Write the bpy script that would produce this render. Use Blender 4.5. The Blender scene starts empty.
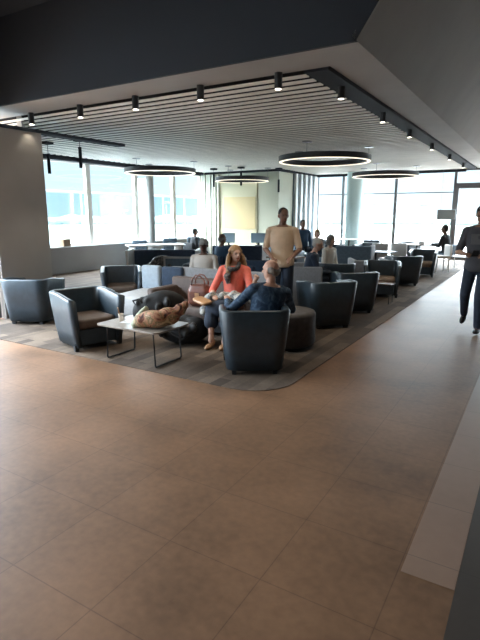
import bpy, bmesh, math, random
from mathutils import Vector as V, Matrix, Quaternion
random.seed(4)
PI = math.pi
SC = bpy.context.scene
COL = SC.collection
R = math.radians

# ------------------------------------------------------------------ materials
def mat(name, col, rough=.6, metal=0., noise=0., nscale=8., bump=0., emis=None, estr=0., spec=.5, sheen=0.):
    m = bpy.data.materials.new(name); m.use_nodes = True
    nt = m.node_tree; b = nt.nodes['Principled BSDF']
    b.inputs['Base Color'].default_value = (*col, 1)
    b.inputs['Roughness'].default_value = rough
    b.inputs['Metallic'].default_value = metal
    b.inputs['Specular IOR Level'].default_value = spec
    if sheen: b.inputs['Sheen Weight'].default_value = sheen
    if emis:
        b.inputs['Emission Color'].default_value = (*emis, 1); b.inputs['Emission Strength'].default_value = estr
    if noise or bump:
        tc = nt.nodes.new('ShaderNodeTexCoord'); n = nt.nodes.new('ShaderNodeTexNoise')
        n.inputs['Scale'].default_value = nscale; n.inputs['Detail'].default_value = 5
        nt.links.new(tc.outputs['Object'], n.inputs['Vector'])
        if noise:
            r = nt.nodes.new('ShaderNodeValToRGB')
            r.color_ramp.elements[0].position = .3; r.color_ramp.elements[1].position = .7
            r.color_ramp.elements[0].color = (*[c*(1-noise) for c in col], 1)
            r.color_ramp.elements[1].color = (*[min(1, c*(1+noise)) for c in col], 1)
            nt.links.new(n.outputs['Fac'], r.inputs['Fac']); nt.links.new(r.outputs['Color'], b.inputs['Base Color'])
        if bump:
            bp = nt.nodes.new('ShaderNodeBump'); bp.inputs['Strength'].default_value = bump; bp.inputs['Distance'].default_value = .01
            nt.links.new(n.outputs['Fac'], bp.inputs['Height']); nt.links.new(bp.outputs['Normal'], b.inputs['Normal'])
    return m

def pattern_mat(name, cols, rough, nscale, spec=.4):
    """blotchy printed cloth: a voronoi over a stepped colour ramp"""
    m = mat(name, cols[0], rough, spec=spec); nt = m.node_tree; b = nt.nodes['Principled BSDF']
    tc = nt.nodes.new('ShaderNodeTexCoord'); n = nt.nodes.new('ShaderNodeTexNoise')
    n.inputs['Scale'].default_value = nscale; n.inputs['Detail'].default_value = 3; n.inputs['Distortion'].default_value = 1.2
    r = nt.nodes.new('ShaderNodeValToRGB'); cr = r.color_ramp
    k = len(cols)
    cr.elements[0].position = .3; cr.elements[0].color = (*cols[0], 1)
    cr.elements[1].position = .7; cr.elements[1].color = (*cols[-1], 1)
    for i in range(1, k-1):
        e = cr.elements.new(.3+.4*i/(k-1)); e.color = (*cols[i], 1)
    nt.links.new(tc.outputs['Object'], n.inputs['Vector']); nt.links.new(n.outputs['Fac'], r.inputs['Fac'])
    nt.links.new(r.outputs['Color'], b.inputs['Base Color'])
    return m

def brick_mat(name, c1, c2, cm, w, h, off, mortar, rough, shift=(0, 0), blotch=.3, bscale=1.6, rot=0., spec=.5, rvar=.1):
    m = mat(name, c1, rough, spec=spec); nt = m.node_tree; b = nt.nodes['Principled BSDF']; N = nt.nodes.new; L = nt.links.new
    tc = N('ShaderNodeTexCoord'); mp = N('ShaderNodeMapping'); mp.inputs['Location'].default_value = (*shift, 0)
    mp.inputs['Rotation'].default_value = (0, 0, rot)
    br = N('ShaderNodeTexBrick'); br.offset = off; br.squash = 1
    br.inputs['Color1'].default_value = (*c1, 1); br.inputs['Color2'].default_value = (*c2, 1); br.inputs['Mortar'].default_value = (*cm, 1)
    br.inputs['Scale'].default_value = 1; br.inputs['Brick Width'].default_value = w; br.inputs['Row Height'].default_value = h
    br.inputs['Mortar Size'].default_value = mortar; br.inputs['Mortar Smooth'].default_value = .3
    L(tc.outputs['Object'], mp.inputs['Vector']); L(mp.outputs['Vector'], br.inputs['Vector'])
    n1 = N('ShaderNodeTexNoise'); n1.inputs['Scale'].default_value = bscale; n1.inputs['Detail'].default_value = 5; n1.inputs['Roughness'].default_value = .5
    L(tc.outputs['Object'], n1.inputs['Vector'])
    n2 = N('ShaderNodeTexNoise'); n2.inputs['Scale'].default_value = bscale*14; n2.inputs['Detail'].default_value = 6
    L(tc.outputs['Object'], n2.inputs['Vector'])
    ad = N('ShaderNodeMath'); ad.operation = 'MULTIPLY_ADD'; ad.inputs[1].default_value = .40
    L(n2.outputs['Fac'], ad.inputs[0]); L(n1.outputs['Fac'], ad.inputs[2])
    mr = N('ShaderNodeMapRange'); mr.inputs['From Min'].default_value = .46; mr.inputs['From Max'].default_value = .94
    mr.inputs['To Min'].default_value = 1-blotch; mr.inputs['To Max'].default_value = 1+blotch
    L(ad.outputs[0], mr.inputs['Value'])
    mx = N('ShaderNodeVectorMath'); mx.operation = 'SCALE'
    L(br.outputs['Color'], mx.inputs[0]); L(mr.outputs[0], mx.inputs['Scale'])
    L(mx.outputs[0], b.inputs['Base Color'])
    m2 = N('ShaderNodeMapRange'); m2.inputs['From Min'].default_value = .45; m2.inputs['From Max'].default_value = 1.0
    m2.inputs['To Min'].default_value = rough-rvar; m2.inputs['To Max'].default_value = rough+rvar
    L(ad.outputs[0], m2.inputs['Value']); L(m2.outputs[0], b.inputs['Roughness'])
    return m

M = {}
M['floor'] = brick_mat('floor_tile', (.222, .122, .068), (.217, .119, .066), (.15, .082, .048), .53, .53, 0., .003, .47, (2.0, -1.73+.53*20), .34, 1.5, spec=.33, rvar=.02)
M['floor_strip'] = brick_mat('floor_tile_pink', (.31, .20, .145), (.30, .195, .14), (.2, .14, .1), .53, .53, 0., .003, .4, (2.0, -1.73+10.6), .10, 1.1, rvar=.02)
M['floor_dark'] = brick_mat('floor_patch_dark', (.075, .060, .050), (.072, .058, .05), (.06, .05, .04), .53, .53, 0., .003, .42, (2.0, -1.73+10.6), .15, 1.3)
M['carpet'] = brick_mat('carpet_planks', (.175, .132, .10), (.075, .057, .046), (.13, .10, .085), 1.0, .14, .5, .0, .85, (0, 0), .3, 3., rot=PI/2, spec=.15, rvar=.05)
M['ceil_dark'] = mat('ceiling_navy_paint', (.013, .021, .033), .8)
M['ceil_grey'] = mat('ceiling_grey_paint', (.36, .35, .335), .8, noise=.06, nscale=1.5)
M['slat'] = mat('slat_pale', (.86, .83, .76), .6, noise=.05, nscale=3)
M['slat_back'] = mat('slat_backing', (.016, .017, .02), .95, spec=.1)
M['black'] = mat('black_metal', (.022, .026, .032), .45)
M['track'] = mat('track_grey', (.022, .027, .035), .85, spec=.2)
M['pillar'] = mat('pillar_plaster', (.40, .385, .365), .75, noise=.05, nscale=2)
M['wall'] = mat('wall_grey', (.34, .335, .33), .75, noise=.05, nscale=2)
M['cream'] = mat('core_cream', (.58, .55, .38), .6)
M['cream2'] = mat('core_yellow_panel', (.56, .45, .24), .55)
M['pale'] = mat('core_pale', (.54, .56, .45), .6)
M['curtain'] = mat('curtain_pale', (.58, .59, .52), .8)
M['white'] = mat('white_laminate', (.78, .79, .79), .4)
M['frame'] = mat('window_frame_white', (.72, .69, .64), .5)
M['frame_dark'] = mat('window_frame_dark', (.16, .16, .165), .5)
M['column'] = mat('column_grey', (.27, .28, .27), .6)
M['teal'] = mat('column_teal', (.60, .77, .77), .5)
M['leather'] = mat('navy_leather', (.027, .044, .060), .36, noise=.15, nscale=14, bump=.08, spec=.6)
M['leather2'] = mat('slate_leather', (.036, .056, .076), .38, noise=.15, nscale=14, bump=.08, spec=.6)
M['seat'] = mat('taupe_seat', (.13, .095, .075), .5, noise=.15, nscale=10)
M['seat_tan'] = mat('tan_seat', (.27, .2, .15), .5, noise=.15, nscale=10)
M['brown'] = mat('brown_upholstery', (.10, .072, .062), .7, noise=.2, nscale=12, bump=.1)
M['pouf'] = mat('pouf_fabric', (.085, .075, .072), .75, noise=.2, nscale=20)
M['greyfab'] = mat('grey_fabric', (.27, .275, .29), .85, noise=.1, nscale=30)
M['palefab'] = mat('pale_grey_fabric', (.47, .47, .47), .85, noise=.08, nscale=20)
M['bluefab'] = mat('pale_blue_fabric', (.47, .55, .63), .85, noise=.08, nscale=20)
M['navyfab'] = mat('navy_fabric', (.035, .058, .10), .8, noise=.15, nscale=20)
M['slatefab'] = mat('slate_blue_fabric', (.10, .15, .20), .8, noise=.15, nscale=20)
M['wood'] = mat('table_taupe_top', (.27, .235, .2), .32, noise=.15, nscale=6)
M['woodtop'] = mat('brown_top', (.2, .13, .09), .4, noise=.2, nscale=6)
M['steel'] = mat('steel', (.16, .16, .17), .35, metal=.8)
M['lamp_warm'] = mat('lamp_warm', (.9, .85, .75), .5, emis=(1, .86, .66), estr=.55)
M['lamp_spot'] = mat('lamp_spot', (.9, .9, .85), .5, emis=(1, .92, .75), estr=4)
M['lamp_fill'] = mat('lamp_fill', (.9, .9, .85), .5, emis=(1, .84, .66), estr=2.6)
M['paper'] = mat('paper', (.85, .88, .9), .4)
M['cup'] = mat('paper_cup', (.75, .66, .55), .5)
M['straw'] = mat('straw_tan', (.55, .33, .16), .5)
M['bagblack'] = mat('black_nylon', (.006, .0065, .008), .7, noise=.3, nscale=25, bump=.3)
M['floral'] = pattern_mat('floral_cloth', [(.03, .018, .016), (.22, .08, .05), (.5, .26, .15), (.16, .15, .07), (.5, .3, .2), (.6, .52, .3)], .7, 9)
M['pale_cloth'] = pattern_mat('pale_green_cloth', [(.35, .42, .33), (.62, .66, .5), (.5, .55, .42)], .7, 10)
M['bagpat'] = pattern_mat('dark_print_cloth', [(.015, .015, .018), (.03, .03, .035), (.10, .085, .08), (.3, .28, .26)], .6, 16)
M['redleather'] = mat('red_brown_leather', (.15, .048, .028), .42, noise=.3, nscale=9, spec=.6)
M['tanleather'] = mat('tan_leather', (.50, .27, .13), .4, noise=.2, nscale=9, spec=.6)
M['skin'] = mat('skin_light', (.58, .34, .25), .5)
M['skin_dark'] = mat('skin_brown', (.13, .065, .042), .45)
M['skin_mid'] = mat('skin_tan', (.20, .105, .07), .5)
M['coral'] = mat('coral_cloth', (.78, .17, .12), .8, noise=.1, nscale=20)
M['shawl'] = pattern_mat('shawl_print', [(.07, .075, .085), (.28, .29, .29), (.55, .53, .48), (.2, .2, .21)], .85, 18)
M['check'] = pattern_mat('navy_check', [(.015, .035, .075), (.03, .065, .12), (.09, .15, .23)], .8, 14)
M['tan_shirt'] = mat('sand_cotton', (.56, .42, .30), .85, noise=.08, nscale=9)
M['white_shirt'] = mat('white_cotton', (.68, .62, .56), .85)
M['cream_shirt'] = mat('cream_cotton', (.74, .69, .62), .85)
M['navy_cloth'] = mat('navy_cloth', (.018, .028, .05), .85)
M['blue_cloth'] = mat('blue_cloth', (.045, .10, .18), .85)
M['dark_cloth'] = mat('dark_cloth', (.025, .03, .036), .85)
M['tee'] = mat('charcoal_tee', (.125, .13, .15), .85, noise=.1, nscale=12)
M['tee_print'] = mat('grey_print', (.21, .21, .225), .85)
M['jeans'] = mat('dark_jeans', (.042, .058, .09), .85, noise=.2, nscale=16)
M['grey_cap'] = mat('grey_cap', (.30, .30, .28), .85, noise=.15, nscale=18)
M['hair_blond'] = mat('blond_hair', (.30, .18, .085), .6, noise=.35, nscale=30)
M['hair_grey'] = mat('grey_hair', (.22, .20, .18), .7, noise=.3, nscale=30)
M['hair_white'] = mat('white_hair', (.5, .47, .42), .7, noise=.2, nscale=30)
M['hair_dark'] = mat('dark_hair', (.02, .016, .014), .6)
M['shoe_black'] = mat('black_shoe', (.012, .012, .014), .45)
M['sandal'] = mat('tan_sandal', (.42, .25, .14), .6)
M['eye'] = mat('eye_dark', (.03, .02, .02), .3)
M['lips'] = mat('lips', (.35, .11, .09), .5)
M['screen'] = mat('screen_blue', (.33, .46, .57), .4)
M['sign'] = mat('sign_grey', (.33, .37, .38), .5)
M['tarmac'] = mat('apron_concrete', (.15, .145, .135), .9, noise=.08, nscale=.05)
M['grass'] = mat('airfield_grass', (.085, .10, .068), .95, noise=.1, nscale=.03)
M['terrace'] = mat('terrace_slab', (.35, .35, .34), .8, noise=.05, nscale=.5)
M['tree'] = mat('far_tree', (.085, .105, .10), .95, noise=.2, nscale=.1)
M['mast'] = mat('mast_grey', (.16, .175, .185), .6)
M['brownbox'] = mat('brown_box', (.25, .17, .1), .7)
M['plant'] = mat('plant_leaf', (.07, .13, .05), .6)

def glass(name, tint, gl):
    m = bpy.data.materials.new(name); m.use_nodes = True; nt = m.node_tree; nt.nodes.clear()
    o = nt.nodes.new('ShaderNodeOutputMaterial'); t = nt.nodes.new('ShaderNodeBsdfTransparent'); g = nt.nodes.new('ShaderNodeBsdfGlossy'); x = nt.nodes.new('ShaderNodeMixShader')
    t.inputs['Color'].default_value = (*tint, 1); g.inputs['Roughness'].default_value = .02; x.inputs['Fac'].default_value = gl
    nt.links.new(t.outputs[0], x.inputs[1]); nt.links.new(g.outputs[0], x.inputs[2]); nt.links.new(x.outputs[0], o.inputs['Surface'])
    return m
M['glass'] = glass('window_glass', (.97, .985, .985), .04)
M['glass_blue'] = glass('tinted_glass', (.80, .92, .98), .06)
M['glass_dimmed'] = glass('dimmed_glass', (.84, .88, .91), .06)  # tint added to cut the daylight through the near left bays

# ------------------------------------------------------------------ mesh helpers
def obj(name, bm, m, parent=None, smooth=False, bevel=0., loc=None, sub=0):
    me = bpy.data.meshes.new(name)
    bmesh.ops.recalc_face_normals(bm, faces=bm.faces[:])
    bm.to_mesh(me); bm.free()
    me.materials.append(m)
    if smooth:
        for p in me.polygons: p.use_smooth = True
    o = bpy.data.objects.new(name, me); COL.objects.link(o)
    if parent is not None: o.parent = parent
    if loc: o.location = loc
    if bevel:
        b = o.modifiers.new('bev', 'BEVEL'); b.width = bevel; b.segments = 2; b.limit_method = 'ANGLE'; b.angle_limit = R(40)
    if sub:
        s = o.modifiers.new('sub', 'SUBSURF'); s.levels = sub; s.render_levels = sub
    return o
def empty(name, loc, rz, label, cat, group=None):
    o = bpy.data.objects.new(name, None); COL.objects.link(o); o.location = loc; o.rotation_euler = (0, 0, rz)
    o.empty_display_size = .1
    return tag(o, label, cat, group)
def tag(o, label=None, cat=None, group=None, kind=None):
    if label: o['label'] = label
    if cat: o['category'] = cat
    if group: o['group'] = group
    if kind: o['kind'] = kind
    return o
def struct(name, bm, m, parent=None, **k):
    o = obj(name, bm, m, parent, **k)
    if parent is None: o['kind'] = 'structure'
    return o
def copy_tree(o, parent=None):
    c = o.copy(); COL.objects.link(c)
    if parent is not None: c.parent = parent
    for ch in list(o.children): copy_tree(ch, c)
    return c
def NB(): return bmesh.new()
def box(bm, x0, x1, y0, y1, z0, z1, mtx=None):
    vs = [bm.verts.new((x, y, z)) for z in (z0, z1) for x, y in ((x0, y0), (x1, y0), (x1, y1), (x0, y1))]
    for f in ((0, 3, 2, 1), (4, 5, 6, 7), (0, 1, 5, 4), (1, 2, 6, 5), (2, 3, 7, 6), (3, 0, 4, 7)): bm.faces.new([vs[i] for i in f])
    if mtx is not None:
        for v in vs: v.co = mtx @ v.co
    return bm
def B(*a, **k): return box(NB(), *a, **k)
def rings(bm, rs, cap=True):
    """rs: list of vertex-coordinate loops of the same length"""
    vv = [[bm.verts.new(p) for p in r] for r in rs]
    n = len(rs[0])
    for a, b in zip(vv, vv[1:]):
        for i in range(n): bm.faces.new((a[i], a[(i+1) % n], b[(i+1) % n], b[i]))
    if cap:
        bm.faces.new(vv[0][::-1]); bm.faces.new(vv[-1])
    return bm
def lathe(bm, prof, c=(0, 0, 0), n=32, cap=True):
    return rings(bm, [[(c[0]+r*math.cos(2*PI*i/n), c[1]+r*math.sin(2*PI*i/n), c[2]+z) for i in range(n)] for r, z in prof], cap)
def frame_of(d):
    d = d.normalized(); a = V((0, 0, 1)) if abs(d.z) < .9 else V((1, 0, 0))
    x = d.cross(a).normalized(); return x, x.cross(d).normalized()
def tube(bm, pts, r, n=8):
    pts = [V(p) for p in pts]; rs = []
    rr = r if isinstance(r, (list, tuple)) else [r]*len(pts)
    x = y = None
    for i, p in enumerate(pts):
        d = (pts[min(i+1, len(pts)-1)]-pts[max(i-1, 0)]).normalized()
        if x is None: x, y = frame_of(d)
        else:
            x = (x-d*x.dot(d)).normalized(); y = d.cross(x).normalized()
        rs.append([p+(x*math.cos(2*PI*k/n)+y*math.sin(2*PI*k/n))*rr[i] for k in range(n)])
    return rings(bm, rs)
def capsule(bm, a, b, ra, rb, n=12):
    a, b = V(a), V(b); d = (b-a)
    if d.length < 1e-5: d = V((0, 0, 1e-4))
    u = d.normalized(); x, y = frame_of(u); rs = []
    st = [(a+u*(-ra*math.cos(t)), ra*math.sin(t)) for t in (R(8), R(35), R(62), R(90))]+[(b+u*(rb*math.sin(t)), rb*math.cos(t)) for t in (0, R(28), R(55), R(82))]
    for c, r in st: rs.append([c+(x*math.cos(2*PI*k/n)+y*math.sin(2*PI*k/n))*r for k in range(n)])
    return rings(bm, rs)
def ellip(bm, c, r, axes=None, n=16, m=10):
    c = V(c); ax = axes or (V((1, 0, 0)), V((0, 1, 0)), V((0, 0, 1))); rs = []
    for j in range(m+1):
        t = PI*(j+.15)/(m+.3); z = -math.cos(t); s = math.sin(t)
        rs.append([c+ax[0]*(r[0]*s*math.cos(2*PI*k/n))+ax[1]*(r[1]*s*math.sin(2*PI*k/n))+ax[2]*(r[2]*z) for k in range(n)])
    return rings(bm, rs)
def loft(bm, secs, n=20):
    """secs: (centre, right vector, forward vector), elliptical"""
    return rings(bm, [[V(c)+V(a)*math.cos(2*PI*k/n)+V(b)*math.sin(2*PI*k/n) for k in range(n)] for c, a, b in secs])
def remesh(name, bm, m, parent=None, vox=.012, it=6, kind=None):
    me = bpy.data.meshes.new('tmp'); bmesh.ops.recalc_face_normals(bm, faces=bm.faces[:]); bm.to_mesh(me); bm.free()
    t = bpy.data.objects.new('tmp', me); COL.objects.link(t)
    md = t.modifiers.new('r', 'REMESH'); md.mode = 'VOXEL'; md.voxel_size = vox
    s = t.modifiers.new('s', 'SMOOTH'); s.factor = .5; s.iterations = it
    dg = bpy.context.evaluated_depsgraph_get()
    me2 = bpy.data.meshes.new_from_object(t.evaluated_get(dg)); me2.name = name
    bpy.data.objects.remove(t); bpy.data.meshes.remove(me)
    me2.materials.clear(); me2.materials.append(m)
    for p in me2.polygons: p.use_smooth = True
    o = bpy.data.objects.new(name, me2); COL.objects.link(o)
    if parent is not None: o.parent = parent
    return o
def rrect(w, d, r, n=6, cx=0, cy=0):
    pts = []
    for sx, sy, a0 in ((1, 1, 0), (-1, 1, 90), (-1, -1, 180), (1, -1, 270)):
        for i in range(n+1):
            a = R(a0+90*i/n); pts.append((cx+sx*(w/2-r)+r*math.cos(a), cy+sy*(d/2-r)+r*math.sin(a)))
    return pts
def cushion(bm, w, d, z0, z1, r=.06, e=.025, cx=0, cy=0):
    rs = []
    for ins, z in ((e, z0), (0, z0+e), (0, z1-e), (e*.35, z1-e*.3), (e*1.2, z1)):
        rs.append([(x, y, z) for x, y in rrect(w-2*ins, d-2*ins, max(r-ins, .01), 5, cx, cy)])
    return rings(bm, rs)

# ------------------------------------------------------------------ room shell
CEIL = 3.2; TOP = 4.34
XR, YF, YB = -1.65, 4.83, 19.4
struct('floor', B(-11.6, 4.2, -4.2, 19.6, -.12, 0), M['floor'])
bm = NB(); pts = [(-11.5, 3.8)]
for i in range(7):
    a = R(-90+90*i/6); pts.append((-1.95-.45+.45*math.cos(a), 3.8+.45+.45*math.sin(a)))
pts += [(-1.95, 19.3), (-11.3, 19.3), (-11.3, 8.6), (-7.7, 5.6), (-7.7, 4.6), (-11.5, 4.6)]
pts = [(-7.19, 3.8)]+pts[1:8]+[(-1.95, 19.35), (-8.05, 19.35), (-8.05, 15.95), (-11.3, 15.95), (-11.3, 8.9), (-7.19, 5.62)]
rings(bm, [[(x, y, 0.0) for x, y in pts], [(x, y, .006) for x, y in pts]])
struct('floor_carpet', bm, M['carpet'])
struct('floor_pale_strip', B(-.398, -.162, 2.12, 9.5, 0, .002), M['floor_strip'])
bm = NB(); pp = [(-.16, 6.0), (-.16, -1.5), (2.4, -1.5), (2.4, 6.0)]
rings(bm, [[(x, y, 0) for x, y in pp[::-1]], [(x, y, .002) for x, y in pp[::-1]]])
struct('floor_dark_patch', bm, M['floor_dark'])  # darker rectangle laid thinly over the floor beside the pale strip

# ceilings
struct('ceiling_band', box(B(-11.5, XR, YF, 5.42, CEIL, CEIL+.06), -2.15, XR, 5.42, YB, CEIL, CEIL+.06), M['ceil_grey'])
struct('ceiling_backing', B(-11.5, -2.15, 5.42, YB, CEIL+.06, CEIL+.1), M['slat_back'])
bm = NB(); y = 5.5; k = 0
while y < 19.25:
    box(bm, -11.35, -2.47, y, y+.10, CEIL-.03, CEIL-.018); y += .215; k += 1
struct('ceiling_slats', bm, M['slat'])
struct('ceiling_track', box(box(B(-2.45, -2.17, 5.42, YB-.02, CEIL-.03, CEIL+.055), -11.4, -11.25, 8.7, 15.9, CEIL-.14, CEIL+.05), -11.2, -8.1, 15.9, 16.0, CEIL-.1, CEIL+.05), M['track'])
bm = box(NB(), -8.1, -8.0, 15.9, 19.35, CEIL-.1, CEIL+.05); box(bm, -8.0, -2.5, 19.25, 19.38, CEIL-.12, CEIL+.05)
struct('trim_1', bm, M['track'])
# the raised ceiling above the aisle: navy fascia in front, sloped grey side
struct('wall_fascia', B(-7.4, XR, YF-.04, YF, CEIL, TOP), M['ceil_dark'])
bm = NB(); s = .76
rings(bm, [[(XR, YF-.04, CEIL), (XR+s, YF-.04, TOP), (XR+s-.05, YF-.04, TOP), (XR-.05, YF-.04, CEIL+.05)], [(XR, YB, CEIL), (XR+s, YB, TOP), (XR+s-.05, YB, TOP), (XR-.05, YB, CEIL+.05)]])
# hip: fill the wedge in front of the sloped side
struct('ceiling_slope', bm, M['ceil_grey'])
bm = NB(); rings(bm, [[(XR-.01, YF-.05, CEIL), (XR+s, YF-.05, TOP), (XR-.01, YF-.05, TOP)], [(XR-.01, YF-.01, CEIL), (XR+s, YF-.01, TOP), (XR-.01, YF-.01, TOP)]])
struct('wall_fascia_end', bm, M['ceil_dark'])
struct('ceiling', B(-7.3, 4.2, -4.2, YB+.2, TOP, TOP+.1), M['ceil_dark'])
# walls out of frame that close the room
struct('wall_right', B(4.0, 4.2, -4.2, YB+.2, 0, TOP), M['wall'])
struct('wall_rear', B(-7.3, 4.2, -4.3, -4.2, 0, TOP), M['wall'])
# left: pillar, wall behind it, window walls
struct('wall_pillar', B(-7.8, -7.2, 4.66, 5.6, 0, 2.93), M['pillar'])
struct('ceiling_bulkhead', B(-7.36, -7.17, -4.1, 7.5, 2.93, 2.98), M['ceil_dark'])
struct('wall_soffit', B(-7.4, -7.2, -4.2, 4.83, 2.98, TOP), M['ceil_dark'])
bm = NB(); rings(bm, [[(-11.6, 8.72, 0), (-7.8, 5.6, 0), (-7.68, 5.6, 0), (-11.4, 8.85, 0)], [(-11.6, 8.72, CEIL+.1), (-7.8, 5.6, CEIL+.1), (-7.68, 5.6, CEIL+.1), (-11.4, 8.85, CEIL+.1)]])
struct('wall_angled', bm, M['pillar'])
struct('wall_left', B(-11.62, -11.4, 8.7, 16.05, -.1, .72), M['wall'])
struct('trim_2', B(-11.7, -11.28, 8.75, 16.0, .72, .76), M['white'])
struct('wall_left_lintel', B(-11.62, -11.4, 8.7, 16.05, 3.06, CEIL+.1), M['wall'])

wn = [0]
def window(name_m, x0, y0, x1, y1, z0, z1, fr, fm, transom=None, gl='glass'):
    """one bay of glazing standing between two plan points"""
    wn[0] += 1
    d = V((x1-x0, y1-y0, 0)); L = d.length; an = math.atan2(d.y, d.x)
    r = bpy.data.objects.new('window_%d' % wn[0], None); COL.objects.link(r); r.location = (x0, y0, 0); r.rotation_euler = (0, 0, an); r['kind'] = 'structure'
    b = NB(); box(b, 0, fr, -.05, .05, z0, z1); box(b, L-fr, L, -.05, .05, z0, z1); box(b, fr, L-fr, -.04, .04, z0, z0+.05); box(b, fr, L-fr, -.04, .04, z1-.05, z1)
    if transom: box(b, fr, L-fr, -.02, .02, transom-.016, transom+.016)
    obj('window_frame', b, fm, r)
    obj('window_pane', B(fr, L-fr, -.006, .006, z0+.05, z1-.05), M[gl], r)
    return r
ys = [8.8, 10.4, 12.4, 14.35, 16.0]
for a, b in zip(ys, ys[1:]): window('', -11.5, a, -11.5, b, .76, 3.08, .085, M['frame'])
xs = [-8.05, -6.97, -4.9, -2.83]
for a, b in zip(xs, xs[1:]): window('', a, 19.5, b, 19.5, .02, 3.18, .05, M['frame_dark'], 2.4)
# door bay and the panes right of it
window('', -2.83, 19.5, -1.45, 19.5, 2.66, 3.18, .04, M['frame_dark'])
window('', -1.45, 19.5, .9, 19.5, .02, 3.18, .05, M['frame_dark'], 2.4)
window('', .9, 19.5, 4.0, 19.5, .02, 3.18, .05, M['frame_dark'], 2.4)
dr = bpy.data.objects.new('door_1', None); COL.objects.link(dr); dr.location = (-2.83, 19.5, 0); dr['kind'] = 'structure'
b = NB(); box(b, .0, .13, -.09, .09, 0, 2.66); box(b, 1.25, 1.38, -.09, .09, 0, 2.66); box(b, .13, 1.25, -.09, .09, 2.52, 2.66); box(b, .13, 1.25, -.06, .06, 0, .12)
obj('door_frame', b, M['frame_dark'], dr)
obj('door_pane', B(.13, 1.25, -.008, .008, .12, 2.52), M['glass'], dr)
struct('wall_back', B(-2.2, 4.2, 19.42, 19.6, 3.18, TOP), M['ceil_grey'])
struct('wall_back_lintel', B(-8.2, -2.2, 19.42, 19.6, 3.18, CEIL+.1), M['ceil_grey'])
# near left glazing beside the pillar
gy = [4.62, 2.4, .2, -2.0, -4.1]
for a, b in zip(gy, gy[1:]): window('', -7.3, a, -7.3, b, .02, 2.93, .05, M['frame_dark'], gl='glass_dimmed')

# core block between the two window walls
struct('wall_core', B(-11.5, -8.1, 16.0, 19.5, 0, CEIL+.08), M['pale'])
struct('wall_core_panel', B(-10.55, -8.95, 15.95, 16.0, .05, 2.95), M['cream'])
struct('wall_core_inset', B(-10.35, -9.0, 15.93, 15.95, 1.1, 2.25), M['cream2'])
b = NB()
for i in range(7): box(b, -11.35+.12*i, -11.27+.12*i, 15.86-.02*(i % 2), 15.98, .05, 3.08)
tag(obj('curtain', b, M['curtain'], smooth=False, bevel=.02), 'pale pleated curtain hanging at the corner of the window wall', 'curtain')
b = NB()
for i in range(5): box(b, -8.08, -7.98, 17.2+.44*i, 17.36+.44*i, 0, CEIL-.1)
struct('wall_core_battens', b, M['white'])
struct('wall_core_gaps', B(-8.098, -8.07, 17.15, 19.3, .02, CEIL-.12), M['slatefab'])

b = NB(); lathe(b, [(.13, 0), (.13, CEIL-.05)], (-11.1, 12.65, 0)); struct('pillar_round', b, M['column'], smooth=False)
b = NB(); lathe(b, [(.31, 0), (.31, CEIL-.02)], (-6.25, 18.75, 0)); struct('pillar_teal', b, M['teal'], smooth=False)

# ------------------------------------------------------------------ outdoors
struct('ground_apron', B(-260, 260, 26, 420, -5.2, -5), M['tarmac'])
struct('ground_left', B(-260, -11.7, -120, 26, -5.2, -5), M['tarmac'])
struct('ground_grass', B(-300, 300, 150, 420, -5.0, -4.9), M['grass'])
struct('ground_grass_left', B(-300, -110, -120, 150, -5.0, -4.9), M['grass'])
struct('terrace', B(-14.6, -7.45, -6, 22, -.3, -.06), M['terrace'])
struct('terrace_back', B(-7.3, 6, 19.65, 23, -.3, -.06), M['terrace'])
b = NB(); rnd = random.Random(3)
for i in range(150):
    t = i/149; ang = R(-12+112*t); d = 330; x, y = -math.sin(ang)*d, math.cos(ang)*d
    ellip(b, (x, y, -4), (rnd.uniform(8, 14), rnd.uniform(8, 14), rnd.uniform(2.5, 5.5)), n=8, m=5)
tag(obj('treeline', b, M['tree'], smooth=True), 'hazy low line of trees along the far edge of the airfield', 'trees', kind='stuff')
b_m = None
def mast(x, y, h, label):
    r = empty('light_mast', (x, y, -4.95), 0, label, 'light mast', 'airfield light masts')
    b = NB(); tube(b, [(0, 0, 0), (0, 0, h)], [.16, .1]); obj('pole', b, M['mast'], r)
    b = NB(); box(b, -.7, .7, -.14, .14, h-.1, h+.1); box(b, -.5, .5, -.3, .3, h+.1, h+.22); obj('lamp_head', b, M['mast'], r)
    b = NB(); box(b, -.5, .5, -.3, .3, h*.55, h*.55+.14); obj('platform', b, M['mast'], r)
    return r
def azpt(px, d):
    a = math.atan2((px-240), 503.); yaw = -R(31.2)+a
    return math.sin(yaw)*d, math.cos(yaw)*d
for az, d, h, l in ((-20.9, 62, 7.6, 'thin grey light mast beside the core wall, left of the teal column'), (-16.4, 60, 7.6, 'thin grey light mast just right of the teal column'),
                    (-11.2, 56, 7.4, 'thin grey light mast behind the bay left of the grey sign'), (-5.6, 56, 7.4, 'thin grey light mast seen through the glass door'),
                    (-39.5, 70, 8.0, 'thin grey light mast in the window beside the pale curtain'), (-44.2, 75, 7.0, 'thin grey light mast behind the window right of the round grey column')):
    mast(math.sin(R(az))*d, math.cos(R(az))*d, h, l)
# glass wind screen on the terrace
fence = empty('glass_screen', (-14.2, 2, -.06), PI/2, 'tall pale blue glass wind screen on the terrace outside the left windows', 'glass screen')
for i in range(12):
    x = i*1.5
    obj('post', B(x-.025, x+.025, -.03, .03, 0, 2.46), M['mast'], fence)
    obj('glass_panel', B(x+.03, x+1.47, -.006, .006, .05, 2.4), M['glass_blue'], fence)
obj('top_rail', B(0, 18, -.03, .03, 2.44, 2.49), M['mast'], fence)
b = NB(); box(b, -14.0, -13.55, 15.2, 15.6, -.06, 3.0); struct('terrace_pier', b, M['teal'])

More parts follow.
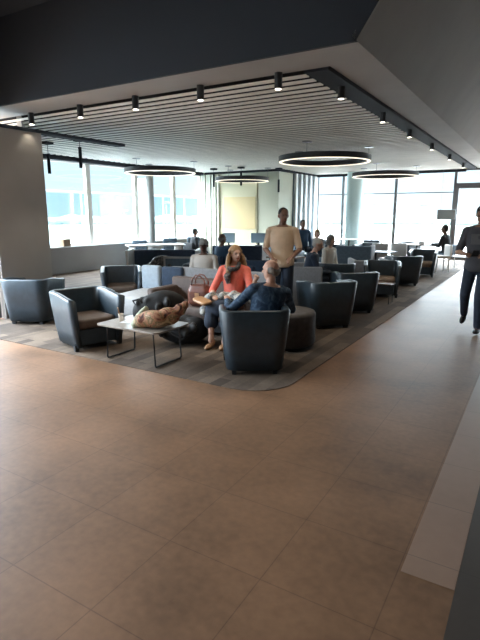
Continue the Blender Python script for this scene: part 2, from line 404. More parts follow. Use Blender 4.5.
# ------------------------------------------------------------------ ceiling fittings
def ring_lamp(x, y, z, r, label):
    t = empty('ring_lamp', (x, y, z), 0, label, 'ring lamp', 'ring pendant lamps')
    b = NB(); n = 64
    prof = [(r, .0), (r, .12), (r-.09, .12), (r-.09, .0)]
    rs = []
    for i in range(n): a = 2*PI*i/n; rs.append([(p[0]*math.cos(a), p[0]*math.sin(a), p[1]) for p in prof])
    rings(b, rs+[rs[0]], cap=False); bmesh.ops.remove_doubles(b, verts=b.verts[:], dist=1e-4); obj('ring_housing', b, M['black'], t)
    b = NB(); prof = [(r-.012, -.014), (r-.012, 0), (r-.078, 0), (r-.078, -.014)]; rs = []
    for i in range(n): a = 2*PI*i/n; rs.append([(p[0]*math.cos(a), p[0]*math.sin(a), p[1]) for p in prof])
    rings(b, rs+[rs[0]], cap=False); bmesh.ops.remove_doubles(b, verts=b.verts[:], dist=1e-4); obj('diffuser', b, M['lamp_warm'], t)
    for k in range(3):
        a = R(30+120*k); c = NB(); tube(c, [((r-.045)*math.cos(a), (r-.045)*math.sin(a), .12), ((r-.045)*math.cos(a), (r-.045)*math.sin(a), CEIL-.032-z)], .006, 6); lathe(c, [(.11, CEIL-.045-z), (.11, CEIL-.0305-z)], ((r-.045)*math.cos(a), (r-.045)*math.sin(a), 0), 20)
        obj('suspension_cable', c, M['steel'], t)
ring_lamp(-4.56, 11.35, 2.84, 1.07, 'large black ring lamp nearest the middle of the slatted ceiling')
ring_lamp(-10.0, 11.9, 2.84, 1.06, 'black ring lamp hanging before the left windows and round grey column')
ring_lamp(-9.0, 15.0, 2.74, .92, 'black ring lamp hanging before the cream core wall')
ring_lamp(-4.62, 16.8, 2.84, 1.05, 'black ring lamp hanging before the back windows and teal column')

def ceiling_spot(x, y, label, grp):
    t = empty('ceiling_spotlight', (x, y, CEIL-.0), 0, label, 'ceiling spotlight', grp)
    b = NB(); lathe(b, [(.045, -.17), (.045, 0)], n=20); obj('housing', b, M['black'], t)
    b = NB(); lathe(b, [(.034, -.174), (.034, -.168)], n=16); obj('lens', b, M['lamp_spot'], t)
    L = bpy.data.lights.new('spot', 'SPOT'); L.energy = 1.5 if x < -6.5 else 16; L.spot_size = R(95); L.spot_blend = .6; L.color = (1, .88, .7); L.shadow_soft_size = .03
    lo = bpy.data.objects.new('spot_beam', L); COL.objects.link(lo); lo.parent = t; lo.location = (0, 0, -.19)
ordn = ['first', 'second', 'third', 'fourth', 'fifth', 'sixth']
for i, x in enumerate((-7.1, -5.98, -4.9, -3.82, -2.74)):
    ceiling_spot(x, 5.36, ordn[i]+' black ceiling spotlight from the pillar along the front edge of slats', 'spotlights along the front ceiling edge')
for i, y in enumerate((6.2, 8.05, 9.85, 12.0, 14.4, 17.0)):
    ceiling_spot(-2.3, y, ordn[i]+' black ceiling spotlight along the aisle track, counted from the front', 'spotlights along the aisle track')
def pendant(x, y, l, label):
    t = empty('pendant_lamp', (x, y, CEIL-.032), 0, label, 'pendant lamp', 'slim pendant lamps')
    b = NB(); box(b, -.09, .09, -.09, .09, -.05, 0); obj('canopy', b, M['track'], t)
    b = NB(); tube(b, [(0, 0, -.05), (0, 0, -l+.4)], .008, 6); obj('rod', b, M['track'], t)
    b = NB(); lathe(b, [(.035, -l), (.035, -l+.42)], n=16); obj('lamp_tube', b, M['track'], t)
pendant(-9.4, 7.45, .66, 'slim dark pendant tube lamp hanging beside the pillar edge')
pendant(-8.45, 7.5, .58, 'slim dark pendant tube lamp second from the pillar')
pendant(-9.9, 14.6, .62, 'slim dark pendant tube lamp before the cream wall, nearer the curtain')
pendant(-8.8, 14.6, .6, 'slim dark pendant tube lamp before the cream wall, nearer its middle')
pendant(-7.9, 15.6, .8, 'slim dark pendant tube lamp at the corner of the core wall')
# fill lamps added over the aisle, out of frame, to light the foreground
def fill_lamp(x, y, w, d, pw, label):
    t = empty('ceiling_fill_lamp', (x, y, TOP), 0, label, 'fill lamp', 'added fill lamps above the aisle')
    b = NB(); box(b, -w/2-.04, w/2+.04, -d/2-.04, d/2+.04, -.05, 0); obj('fill_lamp_frame', b, M['black'], t)
    b = NB(); box(b, -w/2, w/2, -d/2, d/2, -.056, -.05); obj('diffuser', b, M['lamp_fill'], t)
for (x, y) in ((-5.0, 1.6), (-3.0, 1.6), (-5.0, -.9), (-3.0, -.9)):
    fill_lamp(x, y, 1.2, .6, 0, 'added warm fill lamp on the unseen ceiling over the aisle')

# ------------------------------------------------------------------ furniture
def tub_shell(W=.74, D=.72, hb=.69, hf=.635, th=.075, z0=.05, shrink=.80):
    bm = NB(); rc = .15; P = []
    def add(x, y, nx, ny, t): P.append((x, y, nx, ny, t))
    for i in range(6): add(W/2, D/2-(D-rc)*i/6, 1, 0, i/6*.35)
    for i in range(8): a = R(-90*i/7); add(W/2-rc+rc*math.cos(a), -D/2+rc+rc*math.sin(a), math.cos(a), math.sin(a), .35+.1*i/7)
    for i in range(1, 7): add(W/2-rc-(W-2*rc)*i/7, -D/2, 0, -1, .45+.1*i/7)
    for i in range(8): a = R(-90-90*i/7); add(-W/2+rc+rc*math.cos(a), -D/2+rc+rc*math.sin(a), math.cos(a), math.sin(a), .55+.1*i/7)
    for i in range(1, 7): add(-W/2, -D/2+rc+(D-rc)*i/6, -1, 0, .65+.35*i/6)
    loops = []
    for x, y, nx, ny, t in P:
        c = abs(t-.5)*2; k = max(0, min(1, (1-c)/.6)); k = k*k*(3-2*k); top = hf+(hb-hf)*k
        def at(off, z):
            f = (z-z0)/(hb-z0); s = shrink+(1-shrink)*(f**.8 if f > 0 else 0)
            sy = 1-(1-s)*.9 if y < 0 else 1-(1-s)*.25
            return ((x-nx*off)*s, (y-ny*off)*sy+.0, z)
        loops.append([at(0, z0), at(0, z0+.18), at(0, z0+.36), at(0, top-.02), at(.012, top-.004), at(.028, top), at(th-.026, top), at(th-.01, top-.004), at(th, top-.02), at(th, z0+.3), at(th, z0)])
    rings(bm, loops)
    return bm
def tub_parts(t, leather, seat):
    obj('shell', tub_shell(), leather, t, smooth=True)
    b = NB(); cushion(b, .53, .56, .26, .385, .1, .035, 0, .045); obj('seat_cushion', b, seat, t, smooth=True)
    b = NB(); box(b, -.245, .245, -.18, .30, .06, .258); obj('seat_base', b, leather, t, bevel=.01)
    for sx, sy in ((1, 1), (-1, 1), (1, -1), (-1, -1)):
        b = NB(); x = .29 if sy > 0 else .215; y = .285 if sy > 0 else -.235
        rings(b, [[(sx*x+ex*.022, y+ey*.025, 0.0) for ex, ey in ((-1, -1), (1, -1), (1, 1), (-1, 1))], [(sx*x+ex*.03, y+ey*.03, .08) for ex, ey in ((-1, -1), (1, -1), (1, 1), (-1, 1))]])
        obj('leg', b, M['black'], t)
tubs = []
def tub(x, y, deg, label, like=0):
    """deg: how far the seat faces to the left of the aisle direction"""
    if like in TUB0:
        t = copy_tree(TUB0[like]); t.location = (x, y, .006); t.rotation_euler = (0, 0, R(deg)); tag(t, label)
    else:
        t = empty('tub_chair', (x, y, .006), R(deg), label, 'armchair', 'leather tub chairs')
        tub_parts(t, [M['leather'], M['leather2'], M['leather2']][like], [M['seat'], M['seat'], M['seat_tan']][like]); TUB0[like] = t
    return t
TUB0 = {}
tub(-2.56, 4.50, 34, 'dark navy tub chair with its back to the aisle, the blue-shirted man in it')
tub(-2.66, 6.90, 44, 'empty dark tub chair just behind the round pouf, back to the aisle')
tub(-2.68, 8.2, 33, 'empty dark tub chair seen from behind, second past the round pouf')
tub(-2.72, 10.1, 196, 'dark tub chair turned towards the camera showing its tan seat', 2)
tub(-2.72, 11.95, 31, 'slate tub chair seen from behind, next after the tan-seated one', 1)
tub(-2.68, 13.95, 185, 'slate tub chair turned to the camera at the far end of the aisle row', 2)
tub(-6.66, 4.80, 27, 'dark tub chair with its back turned, beside the grey pillar', 0)
tub(-4.89, 4.27, -106, 'dark tub chair seen from the side, drawn up to the bag-laden coffee table', 0)
tub(-6.5, 6.55, -135, 'dark tub chair behind the side-on one, below the window sill wall', 1)
tub(-3.48, 9.5, 20, 'dark rounded tub chair beyond the man in a suit, back turned', 0)
tub(-6.9, 11.75, 25, 'dark tub chair under the cream wall, nearer the blue screen', 1)
tub(-5.95, 12.4, 5, 'dark tub chair under the cream wall, next to the standing man', 1)
tub(-5.3, 18.0, 200, 'slate tub chair in the far row before the teal column', 1)
tub(-4.9, 16.2, 170, 'slate tub chair at the far table right of the teal column', 1)
tub(-6.9, 17.4, 120, 'slate tub chair farthest back, left of the teal column', 1)
tub(-7.6, 15.3, 60, 'slate tub chair before the slatted side of the core wall', 1)
tub(-3.9, 17.5, 150, 'slate tub chair behind the brown far table', 1)
tub(-5.8, 15.4, 30, 'slate tub chair in the pale row behind the grey booth', 1)

# pouf
t = empty('pouf', (-2.68, 5.55, .006), 0, 'round dark taupe pouf behind the occupied tub chair', 'pouf')
b = NB(); lathe(b, [(.36, .03), (.38, .06), (.38, .41), (.365, .44), (.31, .455), (.001, .46)], n=40); obj('upholstery', b, M['pouf'], t, smooth=True)
b = NB(); lathe(b, [(.31, 0), (.31, .035)], n=32); obj('plinth', b, M['black'], t)

# coffee table with sled legs
t = empty('coffee_table', (-3.79, 4.12, .006), 0, 'low taupe coffee table on thin black sled legs, covered with bags', 'coffee table')
b = NB(); rings(b, [[(x, y, z) for x, y in rrect(.92, .60, .07)] for z in (.40, .42)]); obj('table_top', b, M['wood'], t, bevel=.004)
for sx in (-1, 1):
    b = NB(); x = sx*.36
    tube(b, [(x-sx*.02, -.22, .40), (x, -.225, .03), (x, -.215, .012), (x, .215, .012), (x, .225, .03), (x-sx*.02, .22, .40)], .010, 8); obj('leg', b, M['black'], t)
ztop = .426
b = NB(); lathe(b, [(.022, 0), (.032, .085), (.033, .09), (.029, .09), (.02, .01)], n=20)
t = empty('paper_cup', (-4.08, 4.07, ztop), 0, 'small paper cup with a tan stirrer on the coffee table', 'cup'); obj('cup_body', b, M['cup'], t, smooth=True)
b = NB(); tube(b, [(0, 0, .012), (-.045, -.0, .16)], .005, 6); obj('stirrer', b, M['straw'], t)
b = NB(); box(b, -.14, .14, -.11, .11, 0, .004); o = tag(obj('paper_sheet', b, M['paper'], loc=(-3.93, 4.14, ztop)), 'white paper sheet lying beside the paper cup', 'paper'); o.rotation_euler = (0, 0, .25)

# bags on the table
def blob(parts):
    b = NB()
    for c, r, rz in parts:
        a = Matrix.Rotation(rz, 3, 'Z'); ellip(b, c, r, (a @ V((1, 0, 0)), a @ V((0, 1, 0)), V((0, 0, 1))))
    return b
t = remesh('backpack', blob([((0, 0, .15), (.25, .14, .15), .45), ((-.16, -.08, .13), (.11, .10, .13), .2), ((.06, .03, .24), (.19, .11, .085), .45), ((-.22, -.11, .10), (.07, .07, .10), 0), ((.17, .08, .18), (.12, .1, .12), .4)]+[((.24*math.cos(k*1.9)*(.6+.4*math.sin(k)), .12*math.sin(k*2.3), .2+.07*math.sin(k*3.1)), (.07, .035, .05), k*.8) for k in range(12)]), M['bagblack'], vox=.014, it=4)
t.location = (-3.66, 4.26, ztop); t.scale = (1, 1, 1.15); tag(t, 'black soft bag slumped on the coffee table above the floral cloth', 'bag')
b = NB(); tube(b, [(-.22, -.12, .12), (-.25, -.16, .22), (-.16, -.16, .24), (-.1, -.14, .18)], .012, 8); obj('strap', b, M['bagblack'], t, smooth=True)
b = blob([((0, 0, .10), (.20, .10, .10), .35), ((.13, .09, .13), (.13, .09, .10), .6), ((-.12, -.05, .08), (.10, .09, .08), .1), ((.23, .17, .20), (.07, .05, .07), .5), ((.05, -.04, .13), (.12, .06, .07), .3), ((.27, .21, .25), (.04, .035, .05), .5)])
t = remesh('floral_scarf', b, M['floral'], vox=.012, it=4); t.location = (-3.52, 4.0, ztop); tag(t, 'bright floral cloth bundle in front of the black bag on the coffee table', 'scarf')
b = NB()
for k in range(6): ellip(b, (-.0+.016*k, .02*k-.03, .05+.045*k*(1-k/14)), (.045-.004*k, .045, .05), n=10, m=8)
o = remesh('scarf_fold', b, M['pale_cloth'], t, vox=.012, it=3); o.location = (-.20, -.06, -.01)
o['label'] = 'pale green fold of the cloth'

# floor bag
t = remesh('duffel_bag', blob([((0, 0, .14), (.36, .22, .14), 0), ((-.12, 0, .17), (.2, .19, .13), 0), ((.14, .02, .17), (.2, .18, .14), 0), ((.0, .1, .22), (.24, .1, .1), 0)]+[((.3*math.cos(k*1.7)*(.6+.4*math.sin(k)), .2*math.sin(k*2.1), .2+.06*math.sin(k*2.7)), (.08, .04, .05), k*.7) for k in range(12)]), M['bagblack'], vox=.015, it=4)
t.scale = (.92, 1, 1.1); t.location = (-3.83, 4.93, .006); t.rotation_euler = (0, 0, .5); tag(t, 'large black duffel bag on the carpet behind the coffee table', 'bag')
b = NB()
for k in range(16):
    a = k*.9; ellip(b, (-.16+.022*k, -.12+.03*math.sin(a*1.7), .235+.018*math.cos(a)), (.035, .035, .022), n=10, m=6)
remesh('printed_cloth', b, M['bagpat'], t, vox=.010, it=2)
b = NB(); tube(b, [(-.2, -.1, .22), (-.16, -.2, .16), (-.0, -.235, .09), (.16, -.2, .15), (.2, -.1, .24)], .013, 8); obj('strap', b, M['bagblack'], t, smooth=True)

# sofa with the woman
t = empty('sofa', (-3.95, 5.72, .006), 0, 'brown low-backed sofa facing the camera, with the woman in coral on it', 'sofa')
b = NB(); cushion(b, 1.78, .16, .1, .70, .07, .03, 0, .27); obj('backrest', b, M['brown'], t, smooth=True)
b = NB(); cushion(b, 1.5, .56, .22, .38, .06, .03, 0, -.08); obj('seat_cushion', b, M['brown'], t, smooth=True)
for sx in (-1, 1):
    b = NB(); cushion(b, .15, .68, .08, .58, .06, .03, sx*.82, -.03); obj('armrest', b, M['brown'], t, smooth=True)
b = NB(); box(b, -.8, .8, -.3, .3, .06, .22); obj('frame', b, M['black'], t)
for sx in (-1, 1):
    for sy in (-1, 1): obj('leg', B(sx*.8-.03, sx*.8+.03, sy*.28-.03, sy*.28+.03, 0, .09), M['black'], t)
# grey screen behind it
t = empty('booth_screen', (-4.35, 6.42, .006), 0, 'grey upholstered screen standing behind the brown sofa', 'screen')
b = NB(); box(b, -.86, .98, -.05, .05, .06, .79); obj('panel', b, M['greyfab'], t, bevel=.015)
for x in (-.7, .8): obj('foot', B(x-.03, x+.03, -.15, .15, 0, .06), M['black'], t)
# bench behind: seat for the man in the cap
t = empty('bench_seat', (-4.82, 7.14, .006), R(8), 'dark bench behind the grey screen, under the man in a cap', 'bench')
b = NB(); cushion(b, 1.2, .6, .2, .38, .06, .03); obj('seat_cushion', b, M['navyfab'], t, smooth=True)
obj('plinth', B(-.55, .55, -.25, .25, 0, .2), M['black'], t)
b = NB(); cushion(b, 1.2, .12, .3, .74, .05, .03, 0, .34); obj('backrest', b, M['navyfab'], t, smooth=True)
# pale lounge seat
t = empty('chaise_seat', (-5.28, 5.93, .006), R(8), 'pale grey armless lounge seat with light blue and navy backs', 'lounge seat')
b = NB(); cushion(b, .80, .95, .10, .42, .14, .05, 0, -.05); obj('seat_cushion', b, M['palefab'], t, smooth=True)
b = NB(); cushion(b, .36, .13, .40, .80, .05, .03, -.2, .38); o = obj('back_cushion', b, M['bluefab'], t, smooth=True); o['label'] = 'light blue back cushion'
b = NB(); cushion(b, .40, .13, .40, .79, .05, .03, .21, .39); o = obj('back_cushion', b, M['navyfab'], t, smooth=True); o['label'] = 'navy back cushion'
obj('plinth', B(-.36, .36, -.45, .38, 0, .1), M['black'], t)
# small white side table
t = empty('side_table', (-5.62, 6.60, .006), 0, 'small white square side table between pale seat and grey screen', 'side table')
obj('table_top', B(-.2, .2, -.14, .14, .66, .69), M['white'], t); 
b = NB(); tube(b, [(-.2, 0, .66), (.0, 0, .03)], .014); tube(b, [(.2, 0, .66), (.0, 0, .03)], .014); obj('leg_frame', b, M['black'], t)
obj('base', B(-.15, .15, -.12, .12, 0, .03), M['black'], t)
# navy booth with white end
def booth(name, x, y, rz, w, h, mt, label, end=None):
    t = empty(name, (x, y, .006), rz, label, 'booth sofa', 'upholstered booth sofas')
    b = NB(); cushion(b, w, .14, .08, h, .05, .03, 0, .30); obj('backrest', b, mt, t, smooth=True)
    b = NB(); cushion(b, w-.1, .58, .2, .40, .05, .03, 0, -.05); obj('seat_cushion', b, mt, t, smooth=True)
    obj('plinth', B(-w/2+.1, w/2-.1, -.25, .3, 0, .2), M['black'], t)
    if end:
        for sx in (-1, 1):
            o = obj('end_panel', B(sx*w/2-.03, sx*w/2+.03, -.36, .39, 0, h+.03), end, t); o['label'] = 'white end panel'
    return t
booth('booth_sofa', -7.15, 8.55, R(31), 1.5, .84, M['navyfab'], 'navy booth sofa with white end panels under the left windows', M['white'])
booth('booth_sofa', -6.35, 10.35, R(31), 1.25, .86, M['navyfab'], 'dark navy booth sofa between the clutter bag and the man in a cap')
t = remesh('rucksack', blob([((0, 0, .18), (.26, .14, .18), 0), ((.18, -.04, .14), (.14, .13, .14), .2), ((-.2, 0, .1), (.16, .14, .12), 0)]), M['bagpat'], vox=.02, it=2); t.location = (-7.0, 8.3, .41); t.rotation_euler = (0, 0, R(31))
tag(t, 'dark printed rucksack lying on the navy booth sofa', 'bag')
t = empty('framed_panel', (-6.62, 8.35, .41), R(31), 'pale grey framed panel propped upright beside the printed rucksack', 'panel')
b = NB(); box(b, -.3, .3, -.015, .015, .3, .34); box(b, .26, .3, -.015, .015, 0, .3); box(b, -.3, -.26, -.015, .015, 0, .3); obj('panel_frame', b, M['palefab'], t)
obj('screen_sheet', B(-.26, .26, -.008, .008, .0, .3), M['slatefab'], t)
t = empty('stool', (-5.95, 8.05, .006), R(20), 'dark green-black low stool left of the man in a cap', 'stool')
b = NB(); cushion(b, .42, .42, .5, .66, .08, .03); obj('seat_cushion', b, M['dark_cloth'], t, smooth=True)
for sx in (-1, 1):
    for sy in (-1, 1): obj('leg', B(sx*.16-.015, sx*.16+.015, sy*.16-.015, sy*.16+.015, 0, .51), M['black'], t)
# window-side white table with chairs
t = empty('long_table', (-9.95, 11.5, .006), R(55), 'long white table along the left windows', 'table')
obj('table_top', B(-.85, .85, -.3, .3, .70, .74), M['white'], t)
for x in (-.7, .7): obj('leg', B(x-.04, x+.04, -.25, .25, 0, .70), M['white'], t)
def chair(x, y, deg, mt, label, h=.82):
    t = empty('dining_chair', (x, y, .006), R(deg), label, 'chair', 'upright chairs at the far tables')
    b = NB(); cushion(b, .46, .44, .40, .47, .06, .025, 0, 0); obj('seat', b, mt, t, smooth=True)
    b = NB(); cushion(b, .46, .07, .44, h, .04, .025, 0, -.2); obj('backrest', b, mt, t, smooth=True)
    for sx in (-1, 1):
        for sy in (-1, 1):
            c = NB(); tube(c, [(sx*.2, sy*.18, 0), (sx*.18, sy*.16, .42)], .014, 6); obj('leg', c, M['white'], t)
chair(-10.75, 11.6, 60, M['slatefab'], 'grey chair at the window sill near the round grey column, left of it', .84)
chair(-10.75, 13.1, 55, M['slatefab'], 'grey chair behind the long white table, just right of the round column', .84)
chair(-10.6, 14.2, 55, M['slatefab'], 'grey chair behind the long white table, nearest the dark-clad far man', .84)
chair(-2.42, 15.1, 120, M['white'], 'white-legged chair at the brown far table near the aisle', .78)
chair(-4.05, 14.6, 20, M['white'], 'white chair glowing in backlight behind the dark tabletop, left one', .8)
chair(-3.55, 14.9, 10, M['white'], 'white chair glowing in backlight behind the dark tabletop, right one', .8)
chair(-6.9, 14.3, 150, M['slatefab'], 'blue-grey chair beside the white counter', .82)
def table(x, y, rz, w, d, h, mt, label):
    t = empty('pedestal_table', (x, y, .006), rz, label, 'table', 'pedestal tables in the back of the lounge')
    b = NB(); rings(b, [[(a, c, z) for a, c in rrect(w, d, .04)] for z in (h-.03, h)]); obj('table_top', b, mt, t)
    b = NB(); tube(b, [(0, 0, .02), (0, 0, h-.03)], .035); obj('pedestal', b, M['black'], t)
    b = NB(); lathe(b, [(.25, 0), (.24, .02)], n=24); obj('base', b, M['black'], t)
table(-3.85, 13.55, R(-5), 1.0, .6, .64, M['black'], 'dark table standing before the white backlit chairs')
table(-3.4, 16.6, 0, 1.1, .6, .68, M['woodtop'], 'brown table at the far end by the seated man in black')
table(-6.15, 18.0, 0, .8, .6, .72, M['white'], 'white table far back below the teal column')
table(-2.98, 8.95, R(20), .42, .4, .42, M['woodtop'], 'low brown table before the man in a suit')
table(-5.3, 10.9, 0, .8, .6, .62, M['woodtop'], 'brown table behind the man in a suit')
# sled-legged side table between the facing chairs
t = empty('side_table', (-2.45, 9.2, .006), 0, 'small wire-legged side table before the tan-seated tub chair', 'side table')
obj('table_top', B(-.2, .2, -.16, .16, .36, .38), M['woodtop'], t, bevel=.004)
for sx in (-1, 1):
    b = NB(); tube(b, [(sx*.16, -.13, .36), (sx*.16, -.13, .01), (sx*.16, .13, .01), (sx*.16, .13, .36)], .008, 6); obj('leg', b, M['black'], t)
# grey booths in the middle
def hbooth(x, y, rz, w, d, h, m1, label):
    t = empty('high_back_booth', (x, y, .006), rz, label, 'booth', 'high-backed booths in mid lounge')
    b = NB(); cushion(b, w, .12, .05, h, .05, .03, 0, -d/2); obj('backrest', b, m1, t, smooth=True)
    for sx in (-1, 1):
        b = NB(); cushion(b, .1, d, .05, h, .04, .03, sx*(w/2-.05), 0); obj('side_wing', b, M['greyfab'], t, smooth=True)
    b = NB(); cushion(b, w-.2, d-.1, .2, .42, .05, .03); obj('seat_cushion', b, m1, t, smooth=True)
    return t
hbooth(-4.15, 12.75, R(10), .9, .9, .84, M['slatefab'], 'grey-sided high-backed booth in mid lounge, right of the woman in cream')
hbooth(-3.25, 9.75+1.15, R(30), .8, .7, .66, M['greyfab'], 'lower grey booth right before the high-backed one')
hbooth(-3.70, 8.22, R(-60), .9, .7, .74, M['navyfab'], 'dark navy grey-winged booth on which the man in a suit sits')
hbooth(-4.9, 8.9, R(20), .9, .7, .74, M['navyfab'], 'dark navy booth directly behind the standing man')
# counter and screens under the cream wall
t = empty('counter', (-8.15, 13.75, .006), R(31), 'white counter below the cream wall', 'counter')
obj('worktop', B(-.8, .8, -.3, .3, .60, .64), M['white'], t); obj('cabinet', B(-.75, .75, -.26, .26, 0, .60), M['white'], t)
def monitor(x, y, z, rz, label, w=.5):
    t = empty('monitor', (x, y, z), rz, label, 'monitor', 'screens on the white counter')
    obj('screen', B(-w/2, w/2, -.02, .02, .09, .40), M['screen'], t, bevel=.008)
    obj('stand', B(-.03, .03, -.02, .02, .01, .1), M['black'], t); obj('foot', B(-.12, .12, -.08, .08, 0, .012), M['black'], t)
monitor(-7.75, 13.95, .646, R(31), 'blue-grey screen on the white counter, the right one of two')
monitor(-8.6, 13.5, .646, R(31), 'blue-grey screen on the white counter, the left one of two', .4)
# seats for people far back
chair(-6.1, 9.24, -10, M['navyfab'], 'navy chair holding the man in a blue shirt', .74)
chair(-9.62, 12.93, -10, M['dark_cloth'], 'dark chair holding the far man by the left windows', .74)
chair(-3.97, 10.18, -100, M['slatefab'], 'slate chair holding the woman in the cream blouse', .7)
chair(-2.46, 16.38, 70, M['slatefab'], 'slate chair holding the far man in black by the door', .72)
chair(-6.0, 13.4, -40, M['slatefab'], 'slate chair holding the dark-haired person behind the standing man', .8)
chair(-5.75, 13.9, 10, M['slatefab'], 'slate chair holding the brown-haired person beside the core battens', .72)
# things on the sill and hanging sign
t = tag(obj('cardboard_box', B(-.14, .14, -.12, .12, 0, .2), M['brownbox'], loc=(-11.42, 9.35, .76), bevel=.01), 'small brown box on the window sill next to the pillar', 'box')
b = NB(); box(b, -.3, .3, -.03, .03, 0, .34); t = tag(obj('hanging_sign', b, M['sign'], loc=(-2.98, 19.0, 1.45), bevel=.01), 'grey blank sign box hung before the back window beside the door', 'sign')
for x in (-.2, .2):
    b = NB(); tube(b, [(x, 0, .34), (x, 0, CEIL-.035-1.45)], .004, 6); obj('hanger', b, M['mast'], t)
b = NB(); box(b, -.08, .08, -.06, .06, 0, .1); tag(obj('napkin_box', b, M['paper'], loc=(-3.25, 16.55, .69)), 'white napkin box on the brown far table', 'box')
b = NB(); lathe(b, [(.03, 0), (.04, .1)], n=12); tag(obj('drinking_cup', b, M['paper'], loc=(-2.98, 8.98, .428), smooth=True), 'white cup on the low brown table before the man in a suit', 'cup')

# handbag on the sofa
b = NB(); cushion(b, .34, .20, 0, .27, .07, .05); cushion(b, .28, .16, .2, .31, .05, .03)
t = remesh('handbag', b, M['redleather'], vox=.012, it=6); t.location = (-3.98, 5.5, .386); t.rotation_euler = (.0, .0, .15); tag(t, 'red-brown leather handbag standing on the sofa beside the woman', 'handbag')
for dy in (-.06, .05):
    b = NB(); tube(b, [(-.10, dy, .28), (-.09, dy, .38), (-.03, dy, .44), (.04, dy, .43), (.10, dy, .36), (.11, dy, .28)], .010, 8); obj('handle', b, M['redleather'], t, smooth=True)
b = NB(); box(b, -.03, .03, -.108, -.098, .12, .2); obj('flap', b, M['tanleather'], t)

# ------------------------------------------------------------------ people
def hand(bm, w, d, up, s, curl=.7, thumb=1):
    """palm, four fingers and a thumb from wrist w along d; up is the back of the hand"""
    w, d = V(w), V(d).normalized(); up = V(up); up = (up-d*up.dot(d)).normalized(); sd = d.cross(up)
    ellip(bm, w+d*.045*s, (.040*s, .050*s, .016*s), (sd, d, up), n=12, m=8)
    for k, (o, l) in enumerate(((-.030, .066), (-.010, .076), (.010, .071), (.029, .055))):
        a = w+d*.078*s+sd*o*s; q = a; dd = d
        for j, fr in enumerate((.45, .32, .25)):
            dd = (dd*math.cos(curl*.55)-up*math.sin(curl*.55)).normalized() if j else (dd*math.cos(curl*.4)-up*math.sin(curl*.4)).normalized()
            nq = q+dd*l*fr*s; capsule(bm, q, nq, (.0095-.001*j)*s, (.009-.001*j)*s, n=8); q = nq
            x = dd.cross(sd); up2 = x
    a = w+d*.022*s-sd*.030*s*thumb; b_ = a+(d*.6-sd*.75*thumb-up*.25).normalized()*.035*s; c = b_+(d*.95-sd*.1*thumb-up*.35).normalized()*.032*s
    capsule(bm, a, b_, .013*s, .0105*s, 8); capsule(bm, b_, c, .0105*s, .0085*s, 8)

